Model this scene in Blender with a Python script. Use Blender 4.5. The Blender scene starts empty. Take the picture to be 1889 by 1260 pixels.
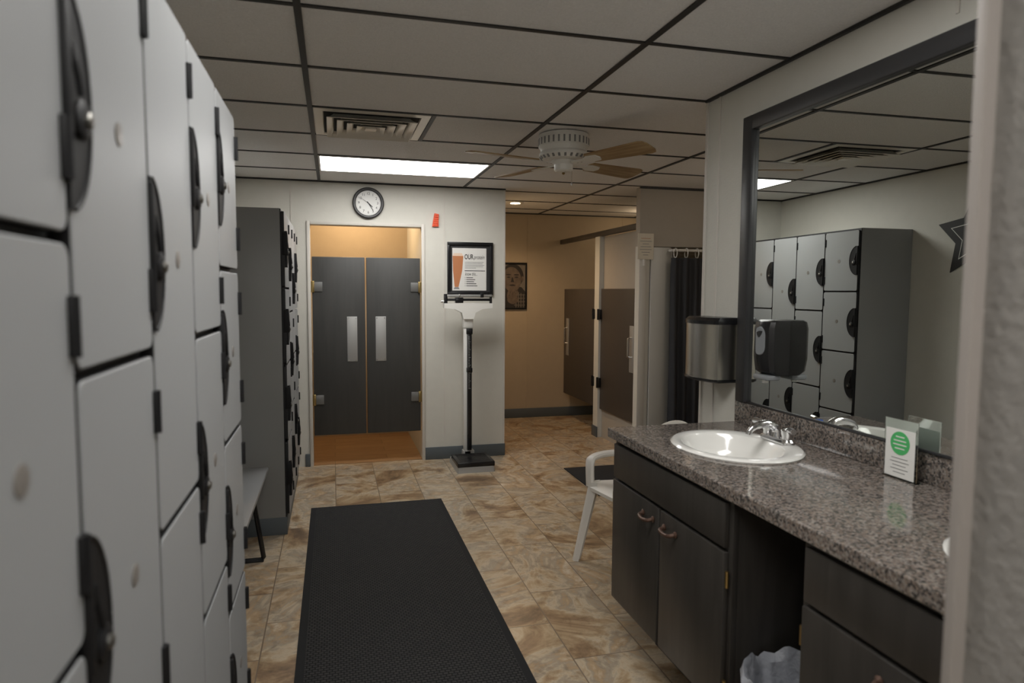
import bpy, bmesh, math, random
from mathutils import Vector, Matrix
random.seed(7)
D = bpy.data
COL = bpy.context.scene.collection

# ------------------------------------------------------------------ materials
def newmat(name):
    m = D.materials.new(name); m.use_nodes = True
    nt = m.node_tree
    return m, nt, nt.nodes["Principled BSDF"]

def simple(name, col, rough=0.5, metal=0.0, var=0.06, vscale=6.0, bump=0.0, bscale=60.0, spec=0.5, coat=0.0):
    m, nt, b = newmat(name)
    N, L = nt.nodes, nt.links
    tc = N.new("ShaderNodeTexCoord")
    no = N.new("ShaderNodeTexNoise"); no.inputs["Scale"].default_value = vscale
    no.inputs["Detail"].default_value = 4
    L.new(tc.outputs["Object"], no.inputs["Vector"])
    mx = N.new("ShaderNodeMix"); mx.data_type = 'RGBA'
    mx.inputs[6].default_value = (*[c * (1 - var) for c in col], 1)
    mx.inputs[7].default_value = (*[min(1, c * (1 + var)) for c in col], 1)
    L.new(no.outputs["Fac"], mx.inputs[0])
    L.new(mx.outputs[2], b.inputs["Base Color"])
    b.inputs["Roughness"].default_value = rough
    b.inputs["Metallic"].default_value = metal
    b.inputs["Specular IOR Level"].default_value = spec
    b.inputs["Coat Weight"].default_value = coat
    if bump > 0:
        n2 = N.new("ShaderNodeTexNoise"); n2.inputs["Scale"].default_value = bscale
        n2.inputs["Detail"].default_value = 3
        L.new(tc.outputs["Object"], n2.inputs["Vector"])
        bp = N.new("ShaderNodeBump"); bp.inputs["Strength"].default_value = bump
        bp.inputs["Distance"].default_value = 0.01
        L.new(n2.outputs["Fac"], bp.inputs["Height"])
        L.new(bp.outputs["Normal"], b.inputs["Normal"])
    return m

def emis(name, col, strength):
    m, nt, b = newmat(name)
    b.inputs["Base Color"].default_value = (*col, 1)
    b.inputs["Emission Color"].default_value = (*col, 1)
    b.inputs["Emission Strength"].default_value = strength
    return m

def ramp(nt, stops):
    r = nt.nodes.new("ShaderNodeValToRGB")
    el = r.color_ramp.elements
    while len(el) > 1: el.remove(el[-1])
    el[0].position = stops[0][0]; el[0].color = (*stops[0][1], 1)
    for p, c in stops[1:]:
        e = el.new(p); e.color = (*c, 1)
    return r

def mat_floor():
    m, nt, b = newmat("stone_tile"); N, L = nt.nodes, nt.links
    tc = N.new("ShaderNodeTexCoord")
    sp = N.new("ShaderNodeSeparateXYZ"); L.new(tc.outputs["Object"], sp.inputs[0])
    cb = N.new("ShaderNodeCombineXYZ")
    L.new(sp.outputs["Y"], cb.inputs["X"]); L.new(sp.outputs["X"], cb.inputs["Y"])
    br = N.new("ShaderNodeTexBrick")
    L.new(cb.outputs[0], br.inputs["Vector"])
    br.inputs["Color1"].default_value = (0, 0, 0, 1); br.inputs["Color2"].default_value = (1, 1, 1, 1)
    br.inputs["Mortar"].default_value = (0.5, 0.5, 0.5, 1)
    br.inputs["Scale"].default_value = 1
    br.inputs["Mortar Size"].default_value = 0.003
    br.inputs["Mortar Smooth"].default_value = 0.2
    br.inputs["Brick Width"].default_value = 0.62
    br.inputs["Row Height"].default_value = 0.31
    br.offset = 0.5
    mul = N.new("ShaderNodeVectorMath"); mul.operation = 'SCALE'; mul.inputs["Scale"].default_value = 17.0
    L.new(br.outputs["Color"], mul.inputs[0])
    add = N.new("ShaderNodeVectorMath"); add.operation = 'ADD'
    L.new(tc.outputs["Object"], add.inputs[0]); L.new(mul.outputs[0], add.inputs[1])
    n1 = N.new("ShaderNodeTexNoise"); n1.inputs["Scale"].default_value = 2.3; n1.inputs["Detail"].default_value = 11
    n1.inputs["Roughness"].default_value = 0.66; n1.inputs["Distortion"].default_value = 1.0
    L.new(add.outputs[0], n1.inputs["Vector"])
    rp = ramp(nt, [(0.33, (0.145, 0.095, 0.058)), (0.41, (0.285, 0.185, 0.105)), (0.46, (0.40, 0.29, 0.175)), (0.505, (0.50, 0.41, 0.295)), (0.545, (0.335, 0.28, 0.215)), (0.59, (0.41, 0.285, 0.165)), (0.67, (0.58, 0.505, 0.40))])
    L.new(n1.outputs["Fac"], rp.inputs[0])
    n2 = N.new("ShaderNodeTexNoise"); n2.inputs["Scale"].default_value = 13; n2.inputs["Detail"].default_value = 8; n2.inputs["Distortion"].default_value = 0.6
    n2.inputs["Roughness"].default_value = 0.7
    L.new(add.outputs[0], n2.inputs["Vector"])
    r2 = ramp(nt, [(0.34, (0.56, 0.53, 0.50)), (0.5, (0.95, 0.95, 0.95)), (0.64, (1.0, 1.0, 1.0))])
    L.new(n2.outputs["Fac"], r2.inputs[0])
    mx = N.new("ShaderNodeMix"); mx.data_type = 'RGBA'; mx.blend_type = 'MULTIPLY'; mx.inputs[0].default_value = 0.85
    L.new(rp.outputs[0], mx.inputs[6]); L.new(r2.outputs[0], mx.inputs[7])
    mg = N.new("ShaderNodeMix"); mg.data_type = 'RGBA'
    L.new(br.outputs["Fac"], mg.inputs[0]); L.new(mx.outputs[2], mg.inputs[6]); mg.inputs[7].default_value = (0.17, 0.125, 0.085, 1)
    L.new(mg.outputs[2], b.inputs["Base Color"])
    b.inputs["Roughness"].default_value = 0.3
    bp = N.new("ShaderNodeBump"); bp.inputs["Strength"].default_value = 0.25; bp.inputs["Distance"].default_value = 0.004
    inv = N.new("ShaderNodeMath"); inv.operation = 'SUBTRACT'; inv.inputs[0].default_value = 1
    L.new(br.outputs["Fac"], inv.inputs[1]); L.new(inv.outputs[0], bp.inputs["Height"])
    L.new(bp.outputs[0], b.inputs["Normal"])
    return m

def mat_granite():
    m, nt, b = newmat("granite"); N, L = nt.nodes, nt.links
    tc = N.new("ShaderNodeTexCoord")
    v = N.new("ShaderNodeTexVoronoi"); v.inputs["Scale"].default_value = 165
    L.new(tc.outputs["Object"], v.inputs["Vector"])
    sp = N.new("ShaderNodeSeparateColor"); L.new(v.outputs["Color"], sp.inputs[0])
    r = ramp(nt, [(0.0, (0.045, 0.042, 0.04)), (0.22, (0.085, 0.078, 0.073)), (0.34, (0.155, 0.128, 0.11)), (0.55, (0.22, 0.175, 0.145)), (0.75, (0.20, 0.182, 0.168)), (0.9, (0.29, 0.255, 0.23)), (1.0, (0.14, 0.115, 0.104))])
    L.new(sp.outputs[0], r.inputs[0])
    v2 = N.new("ShaderNodeTexNoise"); v2.inputs["Scale"].default_value = 85; v2.inputs["Detail"].default_value = 4
    L.new(tc.outputs["Object"], v2.inputs["Vector"])
    r2 = ramp(nt, [(0.36, (0.5, 0.5, 0.5)), (0.5, (1, 1, 1))])
    L.new(v2.outputs["Fac"], r2.inputs[0])
    mx = N.new("ShaderNodeMix"); mx.data_type = 'RGBA'; mx.blend_type = 'MULTIPLY'; mx.inputs[0].default_value = 0.8
    L.new(r.outputs[0], mx.inputs[6]); L.new(r2.outputs[0], mx.inputs[7])
    L.new(mx.outputs[2], b.inputs["Base Color"])
    b.inputs["Roughness"].default_value = 0.08
    return m

def mat_wood(name, c1, c2, scale=3.0, rough=0.5, axis=0):
    m, nt, b = newmat(name); N, L = nt.nodes, nt.links
    tc = N.new("ShaderNodeTexCoord")
    mp = N.new("ShaderNodeMapping")
    s = [14, 14, 14]; s[axis] = 1.2
    mp.inputs["Scale"].default_value = s
    L.new(tc.outputs["Object"], mp.inputs[0])
    n = N.new("ShaderNodeTexNoise"); n.inputs["Scale"].default_value = scale; n.inputs["Detail"].default_value = 6
    n.inputs["Distortion"].default_value = 0.6
    L.new(mp.outputs[0], n.inputs["Vector"])
    r = ramp(nt, [(0.35, c1), (0.65, c2)])
    L.new(n.outputs["Fac"], r.inputs[0]); L.new(r.outputs[0], b.inputs["Base Color"])
    b.inputs["Roughness"].default_value = rough
    return m

def mat_planks():
    m, nt, b = newmat("plank_floor"); N, L = nt.nodes, nt.links
    tc = N.new("ShaderNodeTexCoord")
    br = N.new("ShaderNodeTexBrick"); L.new(tc.outputs["Object"], br.inputs["Vector"])
    br.inputs["Scale"].default_value = 1; br.inputs["Brick Width"].default_value = 0.9; br.inputs["Row Height"].default_value = 0.15
    br.inputs["Mortar Size"].default_value = 0.002
    br.inputs["Color1"].default_value = (0.30, 0.17, 0.08, 1); br.inputs["Color2"].default_value = (0.40, 0.25, 0.13, 1); br.inputs["Mortar"].default_value = (0.12, 0.07, 0.03, 1)
    mp = N.new("ShaderNodeMapping"); mp.inputs["Scale"].default_value = (2, 26, 1); L.new(tc.outputs["Object"], mp.inputs[0])
    n = N.new("ShaderNodeTexNoise"); n.inputs["Scale"].default_value = 2.5; n.inputs["Detail"].default_value = 6; L.new(mp.outputs[0], n.inputs["Vector"])
    r = ramp(nt, [(0.3, (0.6, 0.55, 0.5)), (0.7, (1.0, 1.0, 1.0))]); L.new(n.outputs["Fac"], r.inputs[0])
    mx = N.new("ShaderNodeMix"); mx.data_type = 'RGBA'; mx.blend_type = 'MULTIPLY'; mx.inputs[0].default_value = 0.9
    L.new(br.outputs["Color"], mx.inputs[6]); L.new(r.outputs[0], mx.inputs[7]); L.new(mx.outputs[2], b.inputs["Base Color"])
    b.inputs["Roughness"].default_value = 0.35
    return m

def mat_matgrid():
    m, nt, b = newmat("ribbed_carpet"); N, L = nt.nodes, nt.links
    tc = N.new("ShaderNodeTexCoord")
    br = N.new("ShaderNodeTexBrick"); br.offset = 0.5
    L.new(tc.outputs["Object"], br.inputs["Vector"])
    br.inputs["Scale"].default_value = 1
    br.inputs["Brick Width"].default_value = 0.022; br.inputs["Row Height"].default_value = 0.016
    br.inputs["Mortar Size"].default_value = 0.0035; br.inputs["Mortar Smooth"].default_value = 0.6
    br.inputs["Color1"].default_value = (0.044, 0.044, 0.045, 1); br.inputs["Color2"].default_value = (0.055, 0.054, 0.053, 1)
    br.inputs["Mortar"].default_value = (0.018, 0.018, 0.018, 1)
    L.new(br.outputs["Color"], b.inputs["Base Color"])
    b.inputs["Roughness"].default_value = 0.95
    b.inputs["Specular IOR Level"].default_value = 0.15
    inv = N.new("ShaderNodeMath"); inv.operation = 'SUBTRACT'; inv.inputs[0].default_value = 1
    L.new(br.outputs["Fac"], inv.inputs[1])
    bp = N.new("ShaderNodeBump"); bp.inputs["Strength"].default_value = 0.8; bp.inputs["Distance"].default_value = 0.004
    L.new(inv.outputs[0], bp.inputs["Height"]); L.new(bp.outputs[0], b.inputs["Normal"])
    return m

M = {}
M['floor'] = mat_floor()
M['planks'] = mat_planks()
M['granite'] = mat_granite()
M['wall'] = simple("cream_wall", (0.60, 0.585, 0.53), 0.6, var=0.04, vscale=14, bump=0.08, bscale=120)
M['wallwarm'] = simple("warm_lit_cream_wall", (0.44, 0.36, 0.26), 0.6, var=0.04, vscale=14, bump=0.08, bscale=120)  # cream wall with the warm lamp light put into its base colour
M['wallshade'] = simple("shaded_cream_wall", (0.40, 0.36, 0.305), 0.6, var=0.04, vscale=14, bump=0.08, bscale=120)  # cream wall darkened in its colour where little light reaches
M['stucco'] = simple("stucco", (0.225, 0.21, 0.195), 0.85, var=0.12, vscale=30, bump=0.45, bscale=75)
M['ceil'] = simple("ceiling_tile", (0.80, 0.79, 0.78), 0.8, var=0.12, vscale=140, bump=0.5, bscale=160)
M['grid'] = simple("black_grid", (0.014, 0.014, 0.014), 0.5)
M['base'] = simple("gray_vinyl", (0.085, 0.10, 0.11), 0.45)
M['trim'] = simple("trim_paint", (0.60, 0.57, 0.52), 0.5)
M['entrytrim'] = simple("entry_trim_paint", (0.29, 0.26, 0.24), 0.6)
M['lock_door'] = simple("light_gray_laminate", (0.285, 0.292, 0.297), 0.46, var=0.02, vscale=3, spec=0.32)
M['lock_side'] = simple("gray_laminate", (0.235, 0.235, 0.232), 0.45, var=0.04, vscale=3)
M['lockblack'] = simple("matte_black_plastic", (0.010, 0.010, 0.011), 0.55, spec=0.25)
M['black'] = simple("black_plastic", (0.011, 0.011, 0.012), 0.25, spec=0.4)
M['blackframe'] = simple("black_edge", (0.008, 0.008, 0.009), 0.6)
M['chrome'] = simple("chrome", (0.75, 0.75, 0.76), 0.12, metal=1, var=0.02)
M['dullchrome'] = simple("worn_chrome", (0.28, 0.27, 0.25), 0.35, metal=1, var=0.05)
M['steel'] = simple("brushed_steel", (0.60, 0.58, 0.54), 0.26, metal=1, var=0.05)
M['alu'] = simple("aluminium_plate", (0.45, 0.45, 0.44), 0.45, metal=0.6, var=0.03)
M['aludark'] = simple("dull_hinge_plate", (0.20, 0.20, 0.195), 0.4, metal=0.6, var=0.03)
M['brass'] = simple("brass", (0.45, 0.33, 0.14), 0.35, metal=1)
M['bronze'] = simple("bronze", (0.09, 0.05, 0.035), 0.45, metal=0.5)
M['door'] = mat_wood("charcoal_stain", (0.038, 0.038, 0.036), (0.047, 0.046, 0.043), 2.0, 0.5, 2)
M['stall'] = simple("brown_laminate", (0.060, 0.050, 0.042), 0.45)
M['cab'] = mat_wood("dark_cabinet", (0.028, 0.025, 0.022), (0.040, 0.036, 0.032), 2.4, 0.42, 2)
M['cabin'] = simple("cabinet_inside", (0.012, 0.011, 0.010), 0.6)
M['porc'] = simple("porcelain", (0.80, 0.79, 0.76), 0.12, var=0.01, coat=0.5)
M['white'] = simple("white_plastic", (0.72, 0.70, 0.66), 0.4, var=0.02)
M['scalew'] = simple("scale_enamel", (0.78, 0.77, 0.73), 0.4, var=0.02)
M['scaleg'] = simple("scale_base_gray", (0.35, 0.345, 0.33), 0.4, var=0.03)
M['chairw'] = simple("white_resin", (0.66, 0.63, 0.58), 0.45, var=0.03)
M['fanw'] = simple("white_enamel", (0.78, 0.77, 0.73), 0.4, var=0.02)
M['blade'] = mat_wood("light_oak", (0.27, 0.17, 0.075), (0.44, 0.32, 0.17), 2.0, 0.45, 0)
M['vent'] = simple("vent_metal", (0.80, 0.77, 0.70), 0.35, metal=0.25)
M['dark'] = simple("duct_shade", (0.02, 0.018, 0.015), 0.8)
M['rubber'] = simple("rubber_border", (0.024, 0.024, 0.025), 0.9, spec=0.15)
M['mat'] = mat_matgrid()
M['paper'] = simple("paper", (0.72, 0.71, 0.68), 0.7, var=0.02)
M['papercream'] = simple("cream_paper", (0.70, 0.64, 0.53), 0.7, var=0.02)
M['ink'] = simple("ink", (0.02, 0.02, 0.02), 0.6)
M['inkgray'] = simple("gray_ink", (0.22, 0.22, 0.22), 0.6)
M['green'] = simple("green_ink", (0.07, 0.42, 0.13), 0.6)
M['orange'] = simple("red_orange", (0.70, 0.08, 0.02), 0.4)
M['shake'] = simple("smoothie", (0.48, 0.19, 0.08), 0.5)
M['shake2'] = simple("smoothie_froth", (0.75, 0.58, 0.45), 0.5)
M['curtain'] = simple("charcoal_fabric", (0.03, 0.031, 0.036), 0.75)
M['clockface'] = simple("clock_face", (0.78, 0.78, 0.76), 0.5, var=0.01)
M['clockrim'] = simple("clock_rim", (0.030, 0.030, 0.032), 0.4)
M['skin'] = simple("print_brown", (0.125, 0.095, 0.075), 0.5, var=0.6, vscale=18)
M['skind'] = simple("print_dark_brown", (0.024, 0.020, 0.018), 0.5, var=0.2, vscale=40)
M['sepia'] = simple("print_sepia", (0.17, 0.15, 0.13), 0.5, var=0.3, vscale=25)
M['bag'] = simple("bag_plastic", (0.30, 0.31, 0.34), 0.3, var=0.1, vscale=20, bump=0.6, bscale=40)
M['benchg'] = simple("bench_laminate", (0.26, 0.265, 0.27), 0.4)
M['tag'] = simple("tag_tan", (0.19, 0.175, 0.16), 0.4)
M['blue'] = simple("blue_plastic", (0.03, 0.10, 0.40), 0.3)
M['smoke'] = simple("gray_window", (0.20, 0.21, 0.22), 0.2)
M['panelw'] = simple("fiberglass_white", (0.50, 0.49, 0.455), 0.4, var=0.02)
M['light'] = emis("troffer_lens", (1.0, 0.985, 0.955), 11.5)
M['can'] = emis("can_lamp", (1.0, 0.72, 0.38), 25.0)
m, nt, b = newmat("mirror_glass")
no = nt.nodes.new("ShaderNodeTexNoise"); no.inputs["Scale"].default_value = 2
rr = ramp(nt, [(0, (0.74, 0.77, 0.745)), (1, (0.78, 0.80, 0.775))]); nt.links.new(no.outputs["Fac"], rr.inputs[0])
nt.links.new(rr.outputs[0], b.inputs["Base Color"])
b.inputs["Metallic"].default_value = 1; b.inputs["Roughness"].default_value = 0.0
M['mirror'] = m
m, nt, b = newmat("acrylic")
b.inputs["Roughness"].default_value = 0.05
b.inputs["Transmission Weight"].default_value = 1.0; b.inputs["IOR"].default_value = 1.2
no = nt.nodes.new("ShaderNodeTexNoise"); rr = ramp(nt, [(0, (0.85, 0.92, 0.89)), (1, (0.9, 0.95, 0.93))])
nt.links.new(no.outputs["Fac"], rr.inputs[0]); nt.links.new(rr.outputs[0], b.inputs["Base Color"])
M['acrylic'] = m

# ------------------------------------------------------------------ mesh builder
_textcache = {}
def text_geo(s, shear=0.0, bold=0.0):
    key = (s, shear, bold)
    if key in _textcache: return _textcache[key]
    cu = D.curves.new("txt", 'FONT'); cu.body = s; cu.align_x = 'CENTER'; cu.align_y = 'CENTER'; cu.size = 1; cu.shear = shear; cu.offset = bold
    ob = D.objects.new("txt", cu); COL.objects.link(ob)
    bpy.context.view_layer.update()
    dg = bpy.context.evaluated_depsgraph_get()
    me = D.meshes.new_from_object(ob.evaluated_get(dg))
    geo = ([v.co.copy() for v in me.vertices], [tuple(p.vertices) for p in me.polygons])
    D.objects.remove(ob); D.meshes.remove(me); D.curves.remove(cu)
    _textcache[key] = geo
    return geo

class B:
    def __init__(s): s.bm = bmesh.new(); s.mats = []
    def mi(s, mat):
        mat = M[mat] if isinstance(mat, str) else mat
        if mat not in s.mats: s.mats.append(mat)
        return s.mats.index(mat)
    def add(s, verts, faces, mat, T=None):
        i = s.mi(mat)
        vs = [s.bm.verts.new(T @ Vector(v) if T is not None else Vector(v)) for v in verts]
        for f in faces:
            try:
                fc = s.bm.faces.new([vs[k] for k in f]); fc.material_index = i; fc.smooth = True
            except ValueError: pass
        return s
    def merge(s, b2, T=None):
        b2.verts.ensure_lookup_table(); b2.verts.index_update()
        return [v.co.copy() for v in b2.verts], [[v.index for v in f.verts] for f in b2.faces]
    def box(s, x0, x1, y0, y1, z0, z1, mat, bev=0.0, T=None, seg=2):
        t = bmesh.new(); bmesh.ops.create_cube(t, size=1)
        for v in t.verts:
            v.co = Vector(((x0 + x1) / 2 + v.co.x * (x1 - x0), (y0 + y1) / 2 + v.co.y * (y1 - y0), (z0 + z1) / 2 + v.co.z * (z1 - z0)))
        if bev > 0: bmesh.ops.bevel(t, geom=t.edges[:], offset=bev, segments=seg, profile=0.5, affect='EDGES')
        vs, fs = s.merge(t); t.free()
        return s.add(vs, fs, mat, T)
    def rings(s, rings, mat, T=None, cap0=True, cap1=True, closed=False):
        n = len(rings[0]); vs = [p for r in rings for p in r]; fs = []
        m = len(rings)
        for a in range(m - 1 + (1 if closed else 0)):
            b_ = (a + 1) % m
            for k in range(n):
                fs.append((a * n + k, a * n + (k + 1) % n, b_ * n + (k + 1) % n, b_ * n + k))
        if not closed:
            if cap0: fs.append(tuple(range(n))[::-1])
            if cap1: fs.append(tuple((m - 1) * n + k for k in range(n)))
        return s.add(vs, fs, mat, T)
    def cyl(s, p0, p1, r0, mat, r1=None, seg=24, T=None):
        p0, p1 = Vector(p0), Vector(p1); r1 = r0 if r1 is None else r1
        d = (p1 - p0).normalized(); q = d.to_track_quat('Z', 'Y').to_matrix()
        R = []
        for p, r in ((p0, r0), (p1, r1)):
            R.append([p + q @ Vector((r * math.cos(2 * math.pi * k / seg), r * math.sin(2 * math.pi * k / seg), 0)) for k in range(seg)])
        return s.rings(R, mat, T)
    def tube(s, pts, r, mat, seg=10, T=None, sub=6, closed=False, flat=1.0, up=(0, 0, 1)):
        P = [Vector(p) for p in pts]
        if sub > 1:
            Q = []; n = len(P)
            rng = range(n) if closed else range(n - 1)
            for i in rng:
                a = P[(i - 1) % n] if closed or i > 0 else P[0]; b_ = P[i]; c = P[(i + 1) % n]
                d = P[(i + 2) % n] if closed or i + 2 < n else P[-1]
                for k in range(sub):
                    t = k / sub
                    Q.append(0.5 * ((2 * b_) + (c - a) * t + (2 * a - 5 * b_ + 4 * c - d) * t * t + (3 * b_ - a - 3 * c + d) * t ** 3))
            if not closed: Q.append(P[-1])
            P = Q
        R = []; n = len(P); up = Vector(up)
        for i, p in enumerate(P):
            a = P[(i - 1) % n] if closed or i > 0 else P[i]; c = P[(i + 1) % n] if closed or i < n - 1 else P[i]
            d = (c - a).normalized()
            x = d.cross(up)
            if x.length < 1e-3: x = d.cross(Vector((1, 0.01, 0)))
            x.normalize(); y = x.cross(d)
            rr = r[min(len(r) - 1, int(i * len(r) / n))] if isinstance(r, (list, tuple)) else r
            R.append([p + x * rr * math.cos(2 * math.pi * k / seg) + y * rr * flat * math.sin(2 * math.pi * k / seg) for k in range(seg)])
        return s.rings(R, mat, T, closed=closed)
    def lathe(s, prof, c, mat, seg=36, T=None, axis='Z', sx=1, sy=1):
        R = []
        for r, z in prof:
            ring = []
            for k in range(seg):
                a = 2 * math.pi * k / seg
                v = Vector((r * sx * math.cos(a), r * sy * math.sin(a), z))
                if axis == 'Y': v = Vector((v.x, v.z, -v.y))
                elif axis == 'X': v = Vector((v.z, v.x, v.y))
                ring.append(v + Vector(c))
            R.append(ring)
        return s.rings(R, mat, T)
    def prism(s, poly, h0, h1, mat, plane='XY', T=None):
        def m3(a, b_, h):
            return {'XY': (a, b_, h), 'XZ': (a, h, b_), 'YZ': (h, a, b_)}[plane]
        return s.rings([[m3(a, b_, h0) for a, b_ in poly], [m3(a, b_, h1) for a, b_ in poly]], mat, T)
    def text(s, st, size, T, mat, shear=0.0, bold=0.0):
        vs, fs = text_geo(st, shear, bold)
        return s.add([v * size for v in vs], fs, mat, T)
    def mesh(s, name):
        bmesh.ops.recalc_face_normals(s.bm, faces=s.bm.faces[:])
        me = D.meshes.new(name); s.bm.to_mesh(me); s.bm.free()
        for mt in s.mats: me.materials.append(mt)
        try: me.set_sharp_from_angle(angle=math.radians(32))
        except Exception: pass
        return me

WL = {}
def _place(ob, world, parent):
    WL[ob.name] = Vector(world)
    if parent is not None:
        ob.parent = parent; ob.location = Vector(world) - WL[parent.name]
    else: ob.location = world
    COL.objects.link(ob)

def obj(bld, name, parent=None, bottom=False, label=None, category=None, kind=None, group=None):
    """mesh geometry is given in world coordinates; origin is moved to its centre"""
    me = bld.mesh(name)
    xs = [v.co for v in me.vertices]
    lo = Vector([min(c[i] for c in xs) for i in range(3)]); hi = Vector([max(c[i] for c in xs) for i in range(3)])
    c = (lo + hi) / 2
    if bottom: c.z = lo.z
    if kind == "structure": c = Vector((0, 0, 0))
    me.transform(Matrix.Translation(-c))
    ob = D.objects.new(name, me)
    _place(ob, c, parent)
    meta(ob, label, category, kind, group)
    return ob

def meta(ob, label=None, category=None, kind=None, group=None):
    if label: ob["label"] = label
    if category: ob["category"] = category
    if kind: ob["kind"] = kind
    if group: ob["group"] = group

def thing(name, loc, label, category, group=None):
    e = D.objects.new(name, None); e.empty_display_size = 0.1
    _place(e, Vector(loc), None); meta(e, label, category, None, group)
    return e

_mc = {}
def cpart(key, fn, name, world, parent, label=None):
    """cached part whose mesh is built around its own origin"""
    if key not in _mc:
        b_ = B(); fn(b_); _mc[key] = b_.mesh(name)
    ob = D.objects.new(name, _mc[key]); _place(ob, Vector(world), parent)
    if label: ob["label"] = label
    return ob

def S(name, fn, label=None):
    b_ = B(); fn(b_)
    return obj(b_, name, kind="structure", label=label)

def rrect(w, h, r, n=5):
    P = []
    for cx, cy, a0 in ((w / 2 - r, h / 2 - r, 0), (-w / 2 + r, h / 2 - r, 90), (-w / 2 + r, -h / 2 + r, 180), (w / 2 - r, -h / 2 + r, 270)):
        for k in range(n + 1):
            a = math.radians(a0 + 90 * k / n); P.append((cx + r * math.cos(a), cy + r * math.sin(a)))
    return P

# ------------------------------------------------------------------ constants
CZ = 2.41      # ceiling
YB = 5.87      # back wall
XL = -0.75     # left wall
XR = 1.74      # right wall (vanity)
GX = [-0.098, 1.122, 2.342, 3.562]
GY = [2.312 + 0.61 * k for k in range(-6, 9)]

# ------------------------------------------------------------------ room shell
S("floor", lambda b: b.box(-0.9, 4.6, -1.6, 7.8, -0.1, 0, 'floor'))
S("floor_bathroom", lambda b: b.box(XL, 0.752, YB + 0.02, 7.05, 0.0, 0.004, 'planks'))
S("ceiling", lambda b: b.box(-0.9, 4.6, -1.6, 7.8, CZ, CZ + 0.1, 'ceil'))
S("wall_left", lambda b: b.box(XL - 0.12, XL, -1.5, 7.8, 0, CZ, 'wall'))
def wb(b):
    b.box(XL, -0.18, YB, YB + 0.11, 0, CZ, 'wall')
    b.box(-0.18, 0.752, YB, YB + 0.11, 2.05, CZ, 'wall')
S("wall_back", wb)
S("wall_partition", lambda b: b.box(0.752, 1.496, YB, 7.7, 0, CZ, 'wall'))
S("wall_bathroom", lambda b: b.box(XL, 0.752, 7.05, 7.17, 0, CZ, 'wallwarm'))
S("wall_hall", lambda b: b.box(1.496, 4.4, 7.6, 7.72, 0, CZ, 'wallwarm'))
S("wall_outer", lambda b: b.box(4.4, 4.52, 2.8, 7.72, 0, CZ, 'wallwarm'))
def wr(b):
    b.box(XR, XR + 0.12, 0.6, 2.915, 0, CZ, 'wall')
    b.box(XR + 0.12, 4.4, 2.8, 2.915, 0, CZ, 'wall')
S("wall_right", wr)
S("wall_shower_post", lambda b: b.box(2.60, 2.70, 5.42, 5.50, 0, 1.90, 'wall'))
S("wall_shower_header", lambda b: b.box(2.60, 4.4, 5.42, 5.50, 1.90, CZ, 'wallshade'))
S("wall_shower_end", lambda b: b.box(4.2, 4.4, 5.42, 5.50, 0, 1.90, 'wallshade'))
S("wall_shower_side", lambda b: b.box(2.668, 2.70, 5.50, 6.38, 0, 2.055, 'wallshade'))
S("wall_stall", lambda b: b.box(2.62, 4.4, 6.38, 6.50, 0, 2.06, 'wall'))
S("wall_entry", lambda b: b.box(0.70, XR + 0.12, -1.5, 0.585, 0, CZ, 'stucco'))
S("wall_rear", lambda b: b.box(XL - 0.12, 0.8, -1.6, -1.5, 0, CZ, 'wall'))
tn = [0]
def trim(fn):
    tn[0] += 1
    return S("trim_%d" % tn[0], fn)
# entry casing
trim(lambda b: b.box(0.683, 1.1, 0.585, 0.60, 0, CZ, 'entrytrim', 0.003))
# ceiling grid
for x in GX:
    y1 = 7.6
    y0 = -1.5 if x < 1.2 else 2.92
    trim(lambda b, x=x, y0=y0, y1=y1: b.box(x - 0.012, x + 0.012, y0, y1, CZ - 0.006, CZ + 0.002, 'grid'))
for y in GY:
    x1 = XR if y < 2.9 else 4.4
    if y < 0.6: x1 = 0.7
    trim(lambda b, y=y, x1=x1: b.box(XL, x1, y - 0.010, y + 0.010, CZ - 0.005, CZ + 0.002, 'grid'))
# wall angle at ceiling
trim(lambda b: b.box(XR - 0.016, XR, 0.6, 2.915, CZ - 0.012, CZ, 'grid'))
trim(lambda b: b.box(XL, XL + 0.016, -1.5, YB, CZ - 0.012, CZ, 'grid'))
trim(lambda b: b.box(XL, 1.50, YB - 0.016, YB, CZ - 0.012, CZ, 'grid'))
trim(lambda b: b.box(1.496, 4.4, 7.584, 7.6, CZ - 0.012, CZ, 'grid'))
trim(lambda b: b.box(2.59, 4.4, 5.404, 5.42, CZ - 0.012, CZ, 'grid'))
# panel battens
for (x0, x1, y0, y1) in ((0.944, 0.956, YB - 0.004, YB), (1.484, 1.500, YB - 0.004, YB + 0.01), (-0.33, -0.32, YB - 0.004, YB)):
    trim(lambda b, a=(x0, x1, y0, y1): b.box(a[0], a[1], a[2], a[3], 0.11, CZ - 0.012, 'trim'))
for x0 in (2.21, 3.41):
    trim(lambda b, x0=x0: b.box(x0, x0 + 0.012, 7.594, 7.6, 0.11, CZ - 0.012, 'wallwarm'))
trim(lambda b: b.box(XR - 0.004, XR, 2.80, 2.812, 0.1, CZ - 0.012, 'trim'))
trim(lambda b: b.box(XR - 0.004, XR, 1.58, 1.592, 2.3, CZ - 0.012, 'trim'))
trim(lambda b: b.box(XR - 0.006, XR + 0.006, 2.905, 2.921, 0, CZ - 0.012, 'trim'))
trim(lambda b: b.box(XL, XL + 0.004, 3.1, 3.112, 0.1, CZ - 0.012, 'trim'))
trim(lambda b: b.box(2.595, 2.665, 5.408, 5.42, 0, 1.90, 'trim', 0.002))
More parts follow.
